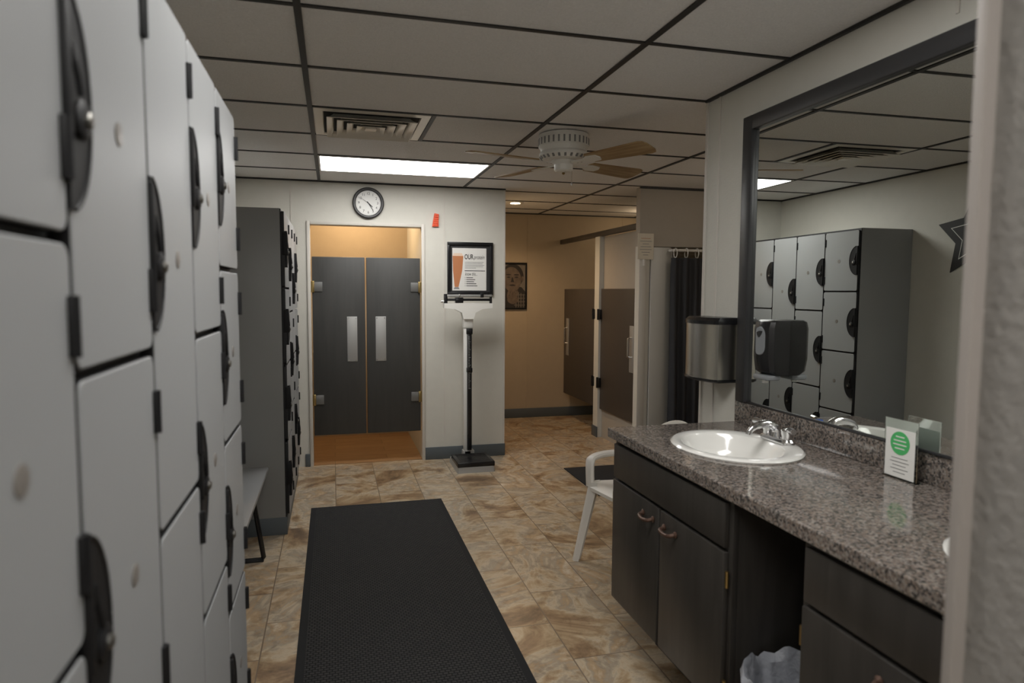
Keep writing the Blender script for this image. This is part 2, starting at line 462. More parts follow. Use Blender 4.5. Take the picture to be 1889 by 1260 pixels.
# doorway casing
def casing(b):
    b.box(-0.205, -0.178, YB - 0.014, YB + 0.12, 0, 2.075, 'trim', 0.003)
    b.box(0.748, 0.775, YB - 0.014, YB + 0.005, 0, 2.075, 'trim', 0.003)
    b.box(-0.178, 0.748, YB - 0.014, YB + 0.12, 2.048, 2.075, 'trim', 0.003)
trim(casing)
# edge strip beside the vent tile
trim(lambda b: b.box(0.512, 0.534, 3.53, 4.14, CZ - 0.006, CZ + 0.001, 'grid'))
# baseboards
S("baseboard_back", lambda b: b.box(0.775, 1.50, YB - 0.012, YB, 0, 0.11, 'base', 0.003))
S("baseboard_hall", lambda b: b.box(1.496, 4.4, 7.588, 7.6, 0, 0.11, 'base', 0.003))
S("baseboard_partition", lambda b: b.box(1.496, 1.508, YB, 7.588, 0, 0.11, 'base', 0.003))
S("baseboard_stall", lambda b: b.box(2.608, 2.62, 6.37, 6.51, 0, 0.11, 'base', 0.003))
S("baseboard_left", lambda b: b.box(XL, XL + 0.012, 1.95, 4.22, 0, 0.11, 'base', 0.003))
S("baseboard_corner", lambda b: b.box(-0.245, -0.206, YB - 0.012, YB, 0, 0.11, 'base', 0.003))

# ------------------------------------------------------------------ swing doors in back doorway
def leaf(name, x0, x1, hinge_x, plate, lab, inner):
    e = D.objects.new(name, None); _place(e, Vector(((x0 + x1) / 2, YB + 0.03, 0.262)), None); e["kind"] = "structure"; e["label"] = lab
    b = B(); b.box(x0, x1, YB + 0.012, YB + 0.045, 0.262, 1.782, 'door', 0.004); obj(b, "door_leaf", e)
    b = B(); b.box(plate[0], plate[1], YB + 0.008, YB + 0.0125, 0.892, 1.278, 'alu', 0.002)
    for zz in (0.905, 1.265):
        for xx in (plate[0] + 0.012, plate[1] - 0.012): b.cyl((xx, YB + 0.004, zz), (xx, YB + 0.009, zz), 0.004, 'chrome', seg=10)
    obj(b, "push_plate", e, label="brushed metal push plate")
    for zz in (0.57, 1.53):
        b = B(); sgn = 1 if hinge_x < 0.2 else -1
        b.cyl((hinge_x, YB - 0.001, zz - 0.045), (hinge_x, YB - 0.001, zz + 0.045), 0.011, 'brass', seg=14)
        b.box(min(hinge_x, hinge_x + sgn * 0.085), max(hinge_x, hinge_x + sgn * 0.085), YB + 0.004, YB + 0.0125, zz - 0.04, zz + 0.04, 'aludark', 0.002)
        b.box(min(hinge_x - sgn * 0.006, hinge_x + sgn * 0.02), max(hinge_x - sgn * 0.006, hinge_x + sgn * 0.02), YB - 0.008, YB + 0.012, zz - 0.048, zz + 0.048, 'brass', 0.003)
        obj(b, "hinge", e, label="spring hinge with brass barrel")
leaf("door_1", -0.168, 0.266, -0.170, (0.113, 0.198), "charcoal swinging half door with metal push plate", 1)
leaf("door_2", 0.278, 0.738, 0.740, (0.352, 0.441), "charcoal swinging half door with metal push plate", -1)

# ------------------------------------------------------------------ stall doors
def stalldoor(name, y0, y1, hy, py, lab):
    e = D.objects.new(name, None); _place(e, Vector((2.65, (y0 + y1) / 2, 0.3)), None); e["kind"] = "structure"; e["label"] = lab
    b = B(); b.box(2.638, 2.662, y0, y1, 0.3, 1.53, 'stall', 0.004); obj(b, "door_leaf", e)
    for z in (0.57, 1.27):
        b = B(); b.box(2.612, 2.640, hy - 0.035, hy + 0.035, z - 0.05, z + 0.05, 'black', 0.005)
        b.cyl((2.612, hy, z - 0.055), (2.612, hy, z + 0.055), 0.012, 'black', seg=12); obj(b, "hinge", e)
    b = B(); b.box(2.632, 2.6385, py - 0.045, py + 0.045, 0.76, 1.19, 'alu', 0.002)
    obj(b, "push_plate", e, label="brushed metal pull plate")
    b = B(); b.tube([(2.634, py, 0.90), (2.60, py, 0.905), (2.595, py, 0.93), (2.595, py, 1.05), (2.60, py, 1.075), (2.634, py, 1.08)], 0.008, 'chrome', sub=4, up=(0, 1, 0))
    obj(b, "handle", e, label="chrome pull handle")
stalldoor("door_3", 6.53, 7.49, 6.515, 7.36, "brown laminate toilet stall door beside the hall wall")
stalldoor("door_4", 5.52, 6.37, 6.375, 5.62, "brown laminate toilet stall door beside the shower")
b = B(); b.box(2.615, 2.665, 5.50, 7.6, 2.06, 2.11, 'stall', 0.004)
obj(b, "stall_headrail", bottom=True, label="brown head rail spanning above the toilet stalls", category="rail")

# ------------------------------------------------------------------ lockers
def door_parts(bank, bname, X, y0, y1, z0, z1, th):
    w, h = y1 - y0, z1 - z0
    yc, zc = (y0 + y1) / 2, (z0 + z1) / 2
    key = (round(w, 3), round(h, 3))
    def panel(b):
        P = rrect(w - 0.010, h - 0.012, 0.014)
        P2 = rrect(w - 0.013, h - 0.015, 0.0135)
        b.rings([[(-0.018, a, c) for a, c in P], [(-0.0015, a, c) for a, c in P]], 'blackframe', cap1=False)
        b.rings([[(-0.0015, a, c) for a, c in P], [(0, a, c) for a, c in P2]], 'lock_door', cap0=False)
    d = cpart(("pan",) + key, panel, "door", (X, yc, zc), bank)
    ye = -w / 2 - 0.001
    def housing(b):
        R = 0.108; Wd = 0.062 if th < 0.01 else 0.078
        arc = [(ye, -R)] + [(ye + Wd * math.cos(a), R * math.sin(a)) for a in [math.radians(-90 + 180 * k / 20) for k in range(1, 20)]] + [(ye, R)]
        b.prism(arc, 0.0, th, 'lockblack', 'YZ')
        b.tube([(th, a, c) for a, c in arc[1:-1]], 0.0025, 'lockblack', sub=1, seg=6, up=(1, 0, 0))
        b.box(-0.012, th + 0.004, ye - 0.004, ye + 0.007, -0.035, 0.10, 'lockblack', 0.003)
    cpart(("hou", key[0], th), housing, "lock_housing", (X, yc, zc), d)
    def lockb(b):
        b.lathe([(0.020, 0.0), (0.020, 0.004), (0.016, 0.0065), (0.010, 0.007)], (th, ye + 0.032, -0.016), 'lockblack', seg=24, axis='X')
        b.tube([(th + 0.001, ye + 0.012, 0.055), (th + 0.004, ye + 0.015, 0.03), (th + 0.005, ye + 0.022, 0.005)], 0.0035, 'lockblack', sub=4, seg=6)
    cpart(("lk", key[0], th), lockb, "lock_knob", (X, yc, zc), d)
    def cylk(b):
        b.lathe([(0.008, 0.0), (0.008, 0.003), (0.006, 0.0045), (0.002, 0.005)], (th + 0.007, ye + 0.032, -0.016), 'dullchrome', seg=16, axis='X')
    cpart(("ck", key[0], th), cylk, "key_cylinder", (X, yc, zc), d, "dull chrome key cylinder")
    def hinge(b):
        b.box(-0.006, 0.005, -0.008, 0.008, -0.030, 0.030, 'lockblack', 0.002)
        b.cyl((0.004, 0, -0.030), (0.004, 0, 0.030), 0.005, 'lockblack', seg=10)
    for s_ in (-1, 1):
        cpart("hinge", hinge, "hinge", (X, y1 - 0.008, zc + s_ * (h / 2 - 0.085)), d)
    def tagm(b):
        b.lathe([(0.014, 0), (0.014, 0.0012), (0.012, 0.0016)], (0, 0, 0), 'tag', seg=20, axis='X')
    cpart("tag", tagm, "number_plate", (X, yc + 0.02, zc + 0.0), d, "small round tan number plate")

def bank(name, X, ys, tiers, zb, zt, ztop, label, group, th):
    y0, y1 = ys[0], ys[-1]
    e = thing(name, ((XL + X) / 2, (y0 + y1) / 2, 0), label, "lockers", group)
    b = B()
    b.box(XL + 0.002, X - 0.024, y0, y1, 0.11, ztop, 'lock_side', 0.002)
    b.box(XL + 0.002, X - 0.015, y0 + 0.002, y1 - 0.002, 0.0, 0.11, 'base', 0.002)
    obj(b, "body", e, label="dark gray laminate carcass")
    b = B(); b.box(X - 0.024, X - 0.019, y0 + 0.002, y1 - 0.002, 0.11, ztop - 0.002, 'blackframe')
    if zb > 0.2: b.box(X - 0.019, X - 0.004, y0 + 0.004, y1 - 0.004, 0.11, zb - 0.01, 'lock_side')
    obj(b, "face_frame", e, label="black front frame")
    for k in range(len(ys) - 1):
        n = tiers[k]
        for j in range(n):
            door_parts(e, name, X, ys[k], ys[k + 1], zb + (zt - zb) * j / n, zb + (zt - zb) * (j + 1) / n, th)
    return e
w1 = 0.297
ys1 = [1.93 - w1 * (6 - k) for k in range(7)]
bank("locker_bank", -0.245, ys1, [3, 4, 3, 2, 3, 4], 0.33, 1.955, 1.965, "light gray laminate lockers with black latches beside the bench", "locker banks along the wall", 0.003)
ys2 = [4.24, 4.61, 4.96, 5.28, 5.60]
bank("locker_bank", -0.275, ys2, [4, 3, 2, 3], 0.12, 1.975, 1.985, "light gray lockers with dark gray end panel beside the doorway", "locker banks along the wall", 0.014)

# ------------------------------------------------------------------ bench
e = thing("bench", (-0.57, 3.05, 0), "gray laminate bench on black metal legs between locker banks", "bench")
b = B(); b.box(XL + 0.01, -0.385, 1.97, 4.16, 0.425, 0.45, 'benchg', 0.006); obj(b, "seat", e)
for yy in (2.2, 3.85):
    b = B()
    b.tube([(-0.70, yy, 0.425), (-0.70, yy, 0.02), (-0.685, yy, 0.008), (-0.40, yy, 0.008), (-0.392, yy, 0.02), (-0.45, yy, 0.425)], 0.013, 'black', sub=1, seg=10, up=(0, 1, 0))
    b.box(-0.70, -0.39, yy - 0.02, yy + 0.02, 0.0, 0.012, 'black', 0.003)
    obj(b, "leg", e, label="black bent metal leg frame")

# ------------------------------------------------------------------ vanity
VX = 1.14
ZB0 = 0.205
def cabinet(y0, y1, ndoor, label, seen):
    e = thing("vanity_cabinet", ((VX + XR) / 2, (y0 + y1) / 2, 0), label, "cabinet", "vanity cabinets under the counter")
    b = B()
    t = 0.018
    b.box(VX + 0.02, XR - 0.003, y0, y0 + t, ZB0, 0.888, 'cab', 0.001)
    b.box(VX + 0.02, XR - 0.003, y1 - t, y1, ZB0, 0.888, 'cab', 0.001)
    b.box(VX + 0.02, XR - 0.003, y0 + t, y1 - t, ZB0, ZB0 + 0.018, 'cab')
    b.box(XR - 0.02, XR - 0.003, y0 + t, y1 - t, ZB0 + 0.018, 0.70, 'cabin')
    b.box(VX, VX + 0.02, y0, y0 + 0.04, ZB0, 0.888, 'cab', 0.001)
    b.box(VX, VX + 0.02, y1 - 0.04, y1, ZB0, 0.888, 'cab', 0.001)
    b.box(VX, VX + 0.02, y0 + 0.04, y1 - 0.04, 0.85, 0.888, 'cab')
    b.box(VX, VX + 0.02, y0 + 0.04, y1 - 0.04, 0.715, 0.745, 'cab')
    b.box(VX, VX + 0.02, y0 + 0.04, y1 - 0.04, ZB0, 0.24, 'cab')
    ym = (y0 + y1) / 2
    b.box(VX, VX + 0.02, ym - 0.02, ym + 0.02, 0.24, 0.715, 'cab')
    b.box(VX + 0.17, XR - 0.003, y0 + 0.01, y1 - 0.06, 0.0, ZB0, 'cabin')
    obj(b, "body", e)
    b = B(); b.box(VX - 0.018, VX, y0 + 0.02, y1 - 0.02, 0.735, 0.872, 'cab', 0.003); obj(b, "drawer_front", e)
    for k in range(2):
        a = y0 + 0.018 + k * ((y1 - y0) / 2 - 0.010); c = a + (y1 - y0) / 2 - 0.026
        b = B(); b.box(VX - 0.019, VX, a, c, 0.218, 0.722, 'cab', 0.003)
        d = obj(b, "door", e)
        hy = (c - 0.075) if k == 0 else (a + 0.075)
        b = B()
        b.tube([(VX - 0.019, hy - 0.04, 0.672), (VX - 0.042, hy - 0.032, 0.667), (VX - 0.046, hy, 0.663), (VX - 0.042, hy + 0.032, 0.667), (VX - 0.019, hy + 0.04, 0.672)], 0.007, 'bronze', sub=4)
        for q_ in (-1, 1): b.lathe([(0.010, 0), (0.012, -0.004), (0.006, -0.010)], (VX - 0.019, hy + q_ * 0.04, 0.672), 'bronze', seg=12, axis='X')
        obj(b, "handle", d, label="dark bronze pull handle")
        for z in (0.30, 0.64):
            b = B(); hh = a - 0.006 if k == 0 else c + 0.006
            b.cyl((VX - 0.010, hh, z - 0.025), (VX - 0.010, hh, z + 0.025), 0.006, 'brass', seg=10); obj(b, "hinge", d, label="small brass hinge")
    return e
cabinet(1.705, 2.565, 2, "dark stained vanity cabinet with two doors below far sink", True)
cabinet(0.61, 1.395, 2, "dark stained vanity cabinet with two doors near the entry", True)

# countertop with sink cut outs
def ell(cx, cy, a, b_, z, n=48):
    return [(cx + a * math.cos(2 * math.pi * k / n), cy + b_ * math.sin(2 * math.pi * k / n), z) for k in range(n)]
SINKS = [(1.432, 2.150), (1.455, 0.960)]
def booled(bld, cutters):
    me = bld.mesh("tmp"); ob = D.objects.new("tmp", me); COL.objects.link(ob); cs = []
    for cb_ in cutters:
        c = D.objects.new("cut", cb_.mesh("cut")); COL.objects.link(c); cs.append(c)
        md = ob.modifiers.new("b", 'BOOLEAN'); md.object = c; md.operation = 'DIFFERENCE'; md.solver = 'EXACT'
    bpy.context.view_layer.update()
    out = D.meshes.new_from_object(ob.evaluated_get(bpy.context.evaluated_depsgraph_get()))
    for c in cs + [ob]: D.objects.remove(c)
    return out
b = B(); b.box(1.112, XR - 0.001, 0.602, 2.592, 0.89, 0.93, 'granite', 0.004)
cuts = []
for sx_, sy_ in SINKS:
    c = B(); c.rings([ell(sx_ - 0.012, sy_, 0.170, 0.215, 0.85), ell(sx_ - 0.012, sy_, 0.170, 0.215, 0.97)], 'granite'); cuts.append(c)
me = booled(b, cuts)
for p in me.polygons: p.use_smooth = False
if len(me.materials) == 0: me.materials.append(M['granite'])
e = thing("countertop", (1.43, 1.6, 0.89), "speckled pink and gray granite vanity countertop with backsplash", "countertop")
me.transform(Matrix.Translation(-Vector((1.43, 1.6, 0.89))))
o = D.objects.new("slab", me); _place(o, Vector((1.43, 1.6, 0.89)), e)
b = B(); b.box(XR - 0.022, XR - 0.001, 0.602, 2.592, 0.9302, 1.022, 'granite', 0.003); obj(b, "backsplash", e)

def sink(cx, cy, label):
    e = thing("sink", (cx, cy, 0.93), label, "sink", "sinks in the vanity counter")
    b = B()
    prof = [(0, .222, .262, .9302), (0, .224, .264, .935), (0, .217, .257, .941), (0, .206, .246, .9425), (-.012, .178, .224, .9415), (-.014, .168, .213, .937), (-.015, .158, .203, .920), (-.016, .145, .188, .88), (-.016, .12, .158, .835), (-.016, .075, .10, .808), (-.016, .03, .035, .800)]
    b.rings([ell(cx + o_, cy, a, c_, z) for o_, a, c_, z in prof], 'porc', cap0=False)
    obj(b, "basin", e)
    b = B(); b.lathe([(0.024, 0.0), (0.024, 0.003), (0.012, 0.004)], (cx - 0.016, cy, 0.8005), 'chrome', seg=20); obj(b, "drain", e, label="chrome drain")
    return e
sink(*SINKS[0], "white oval drop-in sink with chrome faucet beside the dispensers")
sink(*SINKS[1], "white oval drop-in sink close to the entry wall")

def faucet(cx, cy, blue, label):
    e = thing("faucet", (cx, cy, 0.94), label, "faucet", "faucets on the sinks")
    z0 = 0.9425
    b = B(); P = rrect(0.052, 0.17, 0.025)
    b.rings([[(cx + a, cy + c_, z0) for a, c_ in P], [(cx + a, cy + c_, z0 + 0.010) for a, c_ in P], [(cx + a * .85, cy + c_ * .92, z0 + 0.018) for a, c_ in P]], 'chrome')
    obj(b, "base_plate", e)
    b = B()
    b.lathe([(0.022, z0 + 0.015), (0.019, z0 + 0.035), (0.016, z0 + 0.045)], (cx, cy, 0), 'chrome', seg=20)
    b.tube([(cx, cy, z0 + 0.025), (cx - 0.01, cy, z0 + 0.052), (cx - 0.05, cy, z0 + 0.068), (cx - 0.10, cy, z0 + 0.058), (cx - 0.122, cy, z0 + 0.040)], [0.017, 0.016, 0.015, 0.014, 0.012, 0.011], 'chrome', sub=6, seg=14, up=(0, 1, 0))
    b.cyl((cx - 0.119, cy, z0 + 0.045), (cx - 0.124, cy, z0 + 0.030), 0.011, 'chrome', seg=14)
    obj(b, "spout", e)
    for s_ in (-1, 1):
        hy = cy + s_ * 0.055
        b = B(); b.lathe([(0.019, z0 + 0.015), (0.018, z0 + 0.030), (0.021, z0 + 0.037), (0.021, z0 + 0.050), (0.014, z0 + 0.056)], (cx, hy, 0), 'chrome', seg=20)
        b.tube([(cx, hy, z0 + 0.047), (cx - 0.01, hy + s_ * 0.025, z0 + 0.058), (cx - 0.02, hy + s_ * 0.062, z0 + 0.058)], [0.012, 0.010, 0.010, 0.011], 'chrome', sub=5, seg=10)
        if blue and s_ > 0: b.lathe([(0.017, z0 + 0.0562), (0.016, z0 + 0.061), (0.006, z0 + 0.063)], (cx, hy, 0), 'blue', seg=16)
        obj(b, "handle", e, label="chrome lever handle")
faucet(1.612, 2.150, True, "chrome two-handle faucet on the sink by the dispensers")
faucet(1.635, 0.960, False, "chrome two-handle faucet on the sink by the entry")

# ------------------------------------------------------------------ mirror (hung very slightly off parallel)
e = thing("wall_mirror", (XR, 1.6, 1.03), "large wall mirror with dark charcoal frame above the vanity", "mirror")
MT = Matrix.Translation((XR - 0.001, 2.58, 0)) @ Matrix.Rotation(-0.0145, 4, 'Z') @ Matrix.Translation((-(XR - 0.001), -2.58, 0))
b = B(); b.box(XR - 0.010, XR - 0.004, 0.64, 2.56, 1.024, 2.22, 'mirror', T=MT); obj(b, "glass", e)
b = B()
b.box(XR - 0.030, XR - 0.001, 2.515, 2.58, 1.024, 2.245, 'clockrim', 0.004, T=MT)
b.box(XR - 0.030, XR - 0.001, 0.64, 2.515, 2.185, 2.245, 'clockrim', 0.004, T=MT)
b.box(XR - 0.014, XR - 0.003, 0.64, 2.515, 1.0235, 1.032, 'clockrim', 0.001, T=MT)
obj(b, "frame", e, label="dark charcoal frame")

# ------------------------------------------------------------------ dispensers
e = thing("paper_towel_dispenser", (1.70, 2.74, 1.10), "stainless steel paper towel dispenser with smoked black lid", "dispenser")
def bowed(y0, y1, xw, xf, bow, n=10):
    P = [(xw, y0), (xw, y1)]
    for k in range(n + 1):
        t = k / n; y = y1 + (y0 - y1) * t
        P.append((xf - bow * math.sin(math.pi * t) + (0.012 if k in (0, n) else 0), y))
    return P
P = bowed(2.605, 2.875, XR - 0.001, 1.625, 0.03)
b = B(); b.prism(P, 1.113, 1.358, 'steel'); obj(b, "body", e)
P2 = bowed(2.602, 2.878, XR - 0.001, 1.621, 0.032)
b = B(); b.rings([[(x, y, 1.358) for x, y in P2], [(x, y, 1.374) for x, y in P2], [(XR - 0.001 + (x - XR + 0.001) * 0.88, 2.74 + (y - 2.74) * 0.96, 1.388) for x, y in P2]], 'black'); obj(b, "lid", e, label="smoked black lid")
b = B(); b.rings([[(XR - 0.001 + (x - XR + 0.001) * 0.9, 2.74 + (y - 2.74) * 0.96, 1.098) for x, y in P2], [(x, y, 1.104) for x, y in P2], [(x, y, 1.113) for x, y in P2]], 'black')
obj(b, "bottom_tray", e, label="black bottom tray")

e = thing("soap_dispenser", (1.67, 2.30, 1.16), "black plastic soap dispenser mounted at the mirror edge", "dispenser")
SCY = 2.30
Pm = XR - 0.0155
P = bowed(SCY - 0.058, SCY + 0.058, Pm, 1.640, 0.012)
b = B()
sc = lambda k, z: [(Pm + (x - Pm) * k, SCY + (y - SCY) * (0.9 + 0.1 * k), z) for x, y in P]
b.rings([sc(0.62, 1.175), sc(0.90, 1.19), sc(1.0, 1.24), sc(1.0, 1.36), sc(0.92, 1.385), sc(0.75, 1.392)], 'black')
obj(b, "body", e)
b = B(); b.rings([[(1.631 + 0.010 * (abs(a) / 0.038) ** 2, SCY + a * 0.9, 1.31 + c_) for a, c_ in rrect(0.076, 0.115, 0.035)], [(1.622 + 0.010 * (abs(a) / 0.038) ** 2, SCY + a * 0.8, 1.31 + c_ * 0.93) for a, c_ in rrect(0.076, 0.115, 0.035)]], 'smoke'); obj(b, "window", e, label="gray level window")
b = B(); b.box(1.632, 1.70, SCY - 0.046, SCY + 0.046, 1.155, 1.176, 'smoke', 0.008); b.cyl((1.660, SCY, 1.142), (1.660, SCY, 1.156), 0.012, 'white', seg=14); obj(b, "push_lever", e, label="clear gray push lever")

# ------------------------------------------------------------------ counter sign
KY = 1.645
e = thing("counter_sign", (1.68, KY, 0.93), "clear acrylic stand with white card and green circle on counter", "sign")
b = B(); b.box(1.672, 1.675, KY - 0.062, KY + 0.062, 0.932, 1.115, 'acrylic', 0.0008); b.box(1.668, 1.698, KY - 0.062, KY + 0.062, 0.9305, 0.9335, 'acrylic', 0.0008); obj(b, "stand", e)
b = B(); b.box(1.6705, 1.6715, KY - 0.055, KY + 0.055, 0.936, 1.085, 'paper'); obj(b, "card", e)
b = B(); b.lathe([(0.036, 0), (0.036, 0.0006)], (1.6697, KY, 1.042), 'green', seg=40, axis='X')
for k, wd in enumerate((0.032, 0.046, 0.050, 0.036)):
    b.box(1.6690, 1.6696, KY - wd / 2, KY + wd / 2, 1.060 - k * 0.012, 1.0635 - k * 0.012, 'paper')
for k, wd in enumerate((0.06, 0.07, 0.05, 0.065, 0.045)):
    b.box(1.6697, 1.6703, KY - wd / 2, KY + wd / 2, 0.994 - k * 0.011, 0.996 - k * 0.011, 'inkgray')
obj(b, "print", e, label="green circle and small gray lines")

# ------------------------------------------------------------------ trash bin
e = thing("trash_bin", (1.25, 1.55, 0), "small black trash bin with gray plastic liner in knee space", "trash bin")
b = B(); b.lathe([(0.10, 0), (0.105, 0.01), (0.133, 0.37), (0.136, 0.37), (0.128, 0.36), (0.10, 0.02)], (1.25, 1.55, 0), 'black', seg=36); obj(b, "bin", e)
b = B()
def rag(r, z, amp, zz, ph):
    n = 60; return [(1.25 + (r + amp * math.sin(7 * a + ph) + amp * .6 * math.sin(17 * a + 2 * ph)) * math.cos(a), 1.55 + (r + amp * math.sin(7 * a + ph) + amp * .6 * math.sin(17 * a + 2 * ph)) * math.sin(a), z + zz * math.sin(5 * a + ph) + zz * .5 * math.sin(13 * a)) for a in [2 * math.pi * k / n for k in range(n)]]
b.rings([rag(0.139, 0.27, 0.002, 0.015, 0), rag(0.143, 0.35, 0.003, 0.004, 1), rag(0.145, 0.395, 0.004, 0.008, 2), rag(0.137, 0.42, 0.004, 0.012, 3), rag(0.120, 0.39, 0.004, 0.006, 2), rag(0.103, 0.22, 0.003, 0, 1), rag(0.04, 0.13, 0.004, 0.01, 1)], 'bag', cap0=False)
obj(b, "liner", e, label="crumpled gray plastic liner")

# ------------------------------------------------------------------ floor mats
e = thing("floor_mat", (0.28, 3.2, 0), "long charcoal ribbed runner mat with rubber border", "mat")
b = B(); b.box(-0.165, 0.735, 1.70, 4.71, 0.0, 0.006, 'rubber', 0.002); obj(b, "border", e)
b = B(); b.box(-0.130, 0.700, 1.74, 4.675, 0.005, 0.009, 'mat', 0.001); obj(b, "pile", e)
b = B(); b.box(1.87, 2.9, 4.50, 5.28, 0.0, 0.009, 'rubber', 0.003)
obj(b, "bath_mat", bottom=True, label="dark rubber bath mat in front of the shower", category="mat")

# ------------------------------------------------------------------ plastic chair
def chair(cx, cy, ang):
    e = thing("plastic_chair", (cx, cy, 0), "white resin garden armchair standing past the vanity", "chair")
    T = Matrix.Translation((cx, cy, 0)) @ Matrix.Rotation(ang, 4, 'Z')   # local +y = front
    b = B(); n = 12; top = []; bot = []
    for i in range(n + 1):
        for j in range(n + 1):
            u, v = i / n * 2 - 1, j / n * 2 - 1
            x = u * (0.205 + 0.010 * v); y = v * 0.195 - 0.01
            z = 0.440 - 0.018 * (1 - u * u) * (1 - v * v) + (0.012 * v if v > 0 else 0) - (0.03 * max(0, v - .8) / .2)
            top.append((x, y, z)); bot.append((x, y, z - 0.018))
    f = []
    for i in range(n):
        for j in range(n):
            a = i * (n + 1) + j; f.append((a, a + n + 1, a + n + 2, a + 1))
            o_ = (n + 1) ** 2; f.append((o_ + a, o_ + a + 1, o_ + a + n + 2, o_ + a + n + 1))
    o_ = (n + 1) ** 2
    edge = [j for j in range(n + 1)] + [(i) * (n + 1) + n for i in range(1, n + 1)] + [n * (n + 1) + j for j in range(n - 1, -1, -1)] + [i * (n + 1) for i in range(n - 1, 0, -1)]
    for k in range(len(edge)):
        a, c_ = edge[k], edge[(k + 1) % len(edge)]; f.append((a, c_, c_ + o_, a + o_))
    b.add(top + bot, f, 'chairw', T); obj(b, "seat", e)
    b = B()
    b.tube([(-0.205, -0.19, 0.41), (-0.205, -0.225, 0.58), (-0.16, -0.265, 0.71), (0, -0.285, 0.765), (0.16, -0.265, 0.71), (0.205, -0.225, 0.58), (0.205, -0.19, 0.41)], 0.026, 'chairw', T=T, flat=0.55, up=(0, 1, 0), sub=7)
    for k in range(-2, 3):
        x = k * 0.068
        zt = 0.755 - 1.9 * x * x
        b.tube([(x * 0.9, -0.195, 0.425), (x, -0.235, 0.58), (x, -0.28, zt - 0.005)], 0.024, 'chairw', T=T, flat=0.25, up=(0, 1, 0), sub=4)
    obj(b, "backrest", e)
    for s_ in (-1, 1):
        b = B()
        b.tube([(s_ * 0.205, -0.225, 0.555), (s_ * 0.240, -0.13, 0.578), (s_ * 0.248, 0.03, 0.584), (s_ * 0.240, 0.13, 0.576), (s_ * 0.228, 0.165, 0.545), (s_ * 0.215, 0.17, 0.42)], 0.034, 'chairw', T=T, flat=0.55, up=(0.1, 0.6, 1), sub=6)
        obj(b, "armrest", e)
        for fr in (1, -1):
            b = B()
            y0 = 0.165 if fr > 0 else -0.18; y1 = 0.245 if fr > 0 else -0.265
            R = []
            for z, t in ((0.45, 0), (0.30, .33), (0.15, .66), (0.0, 1)):
                xx = s_ * (0.205 + 0.038 * t); yy = y0 + (y1 - y0) * t; ww = 0.052 - 0.022 * t
                R.append([(xx - s_ * ww, yy - fr * 0.004, z), (xx - s_ * ww * .3, yy + fr * 0.014, z), (xx + s_ * 0.008, yy + fr * 0.014, z), (xx + s_ * 0.008, yy - fr * ww, z), (xx - s_ * 0.006, yy - fr * ww, z), (xx - s_ * 0.008, yy - fr * 0.004, z)])
            b.rings(R, 'chairw', T); obj(b, "leg", e)
    return e
chair(1.575, 3.24, math.radians(100))

# ------------------------------------------------------------------ weighing scale
SX, SY = 1.13, 5.55
e = thing("weighing_scale", (SX, SY, 0), "white physician beam scale with black platform against the wall", "scale")
b = B()
b.rings([[(SX + a, SY + c_, 0.0) for a, c_ in rrect(0.32, 0.42, 0.02)], [(SX + a, SY + c_, 0.045) for a, c_ in rrect(0.31, 0.41, 0.02)], [(SX + a, SY + c_, 0.056) for a, c_ in rrect(0.29, 0.39, 0.02)]], 'scaleg')
b.box(SX - 0.05, SX + 0.05, SY + 0.12, SY + 0.20, 0.054, 0.11, 'scaleg', 0.008)
obj(b, "base", e)
b = B(); b.box(SX - 0.158, SX + 0.158, SY - 0.205, SY + 0.115, 0.046, 0.088, 'black', 0.008)
for k in range(9): b.box(SX - 0.13, SX + 0.13, SY - 0.175 + k * 0.032, SY - 0.170 + k * 0.032, 0.088, 0.0895, 'rubber')
obj(b, "platform", e, label="black ribbed platform")
b = B(); b.box(SX - 0.042, SX + 0.022, SY + 0.12, SY + 0.17, 0.06, 1.33, 'scalew', 0.008)
b.box(SX - 0.048, SX + 0.036, SY + 0.115, SY + 0.175, 1.18, 1.34, 'scalew', 0.008)
obj(b, "column", e)
b = B(); b.box(SX - 0.019, SX + 0.019, SY + 0.085, SY + 0.118, 0.12, 1.17, 'black', 0.003)
b.box(SX - 0.026, SX + 0.026, SY + 0.082, SY + 0.120, 1.13, 1.18, 'black', 0.004)
b.box(SX - 0.024, SX + 0.024, SY + 0.080, SY + 0.120, 0.80, 0.84, 'black', 0.004)
for k in range(34): b.box(SX - 0.012, SX + (0.0 if k % 5 else 0.008), SY + 0.0843, SY + 0.0852, 0.66 + k * 0.0135, 0.6615 + k * 0.0135, 'paper')
obj(b, "height_rod", e, label="black sliding height rod")
b = B()
b.prism([(-0.21, 1.395), (0.21, 1.395), (0.21, 1.355), (0.12, 1.345), (0.06, 1.315), (0.045, 1.26), (-0.045, 1.26), (-0.06, 1.315), (-0.12, 1.345), (-0.21, 1.355)], SY + 0.10, SY + 0.18, 'scalew', 'XZ', T=Matrix.Translation((SX - 0.005, 0, 0)))
obj(b, "beam_tray", e)
b = B()
b.box(SX - 0.19, SX + 0.20, SY + 0.115, SY + 0.127, 1.452, 1.470, 'alu', 0.001)
b.box(SX - 0.19, SX + 0.20, SY + 0.130, SY + 0.142, 1.415, 1.436, 'black', 0.001)
b.box(SX - 0.215, SX - 0.185, SY + 0.12, SY + 0.15, 1.39, 1.475, 'black', 0.004)
b.box(SX + 0.185, SX + 0.205, SY + 0.12, SY + 0.15, 1.39, 1.475, 'black', 0.004)
for k in range(28): b.box(SX - 0.16 + k * 0.012, SX - 0.1585 + k * 0.012, SY + 0.1143, SY + 0.1152, 1.454, 1.464, 'ink')
obj(b, "beam", e, label="twin poise beams with graduation marks")
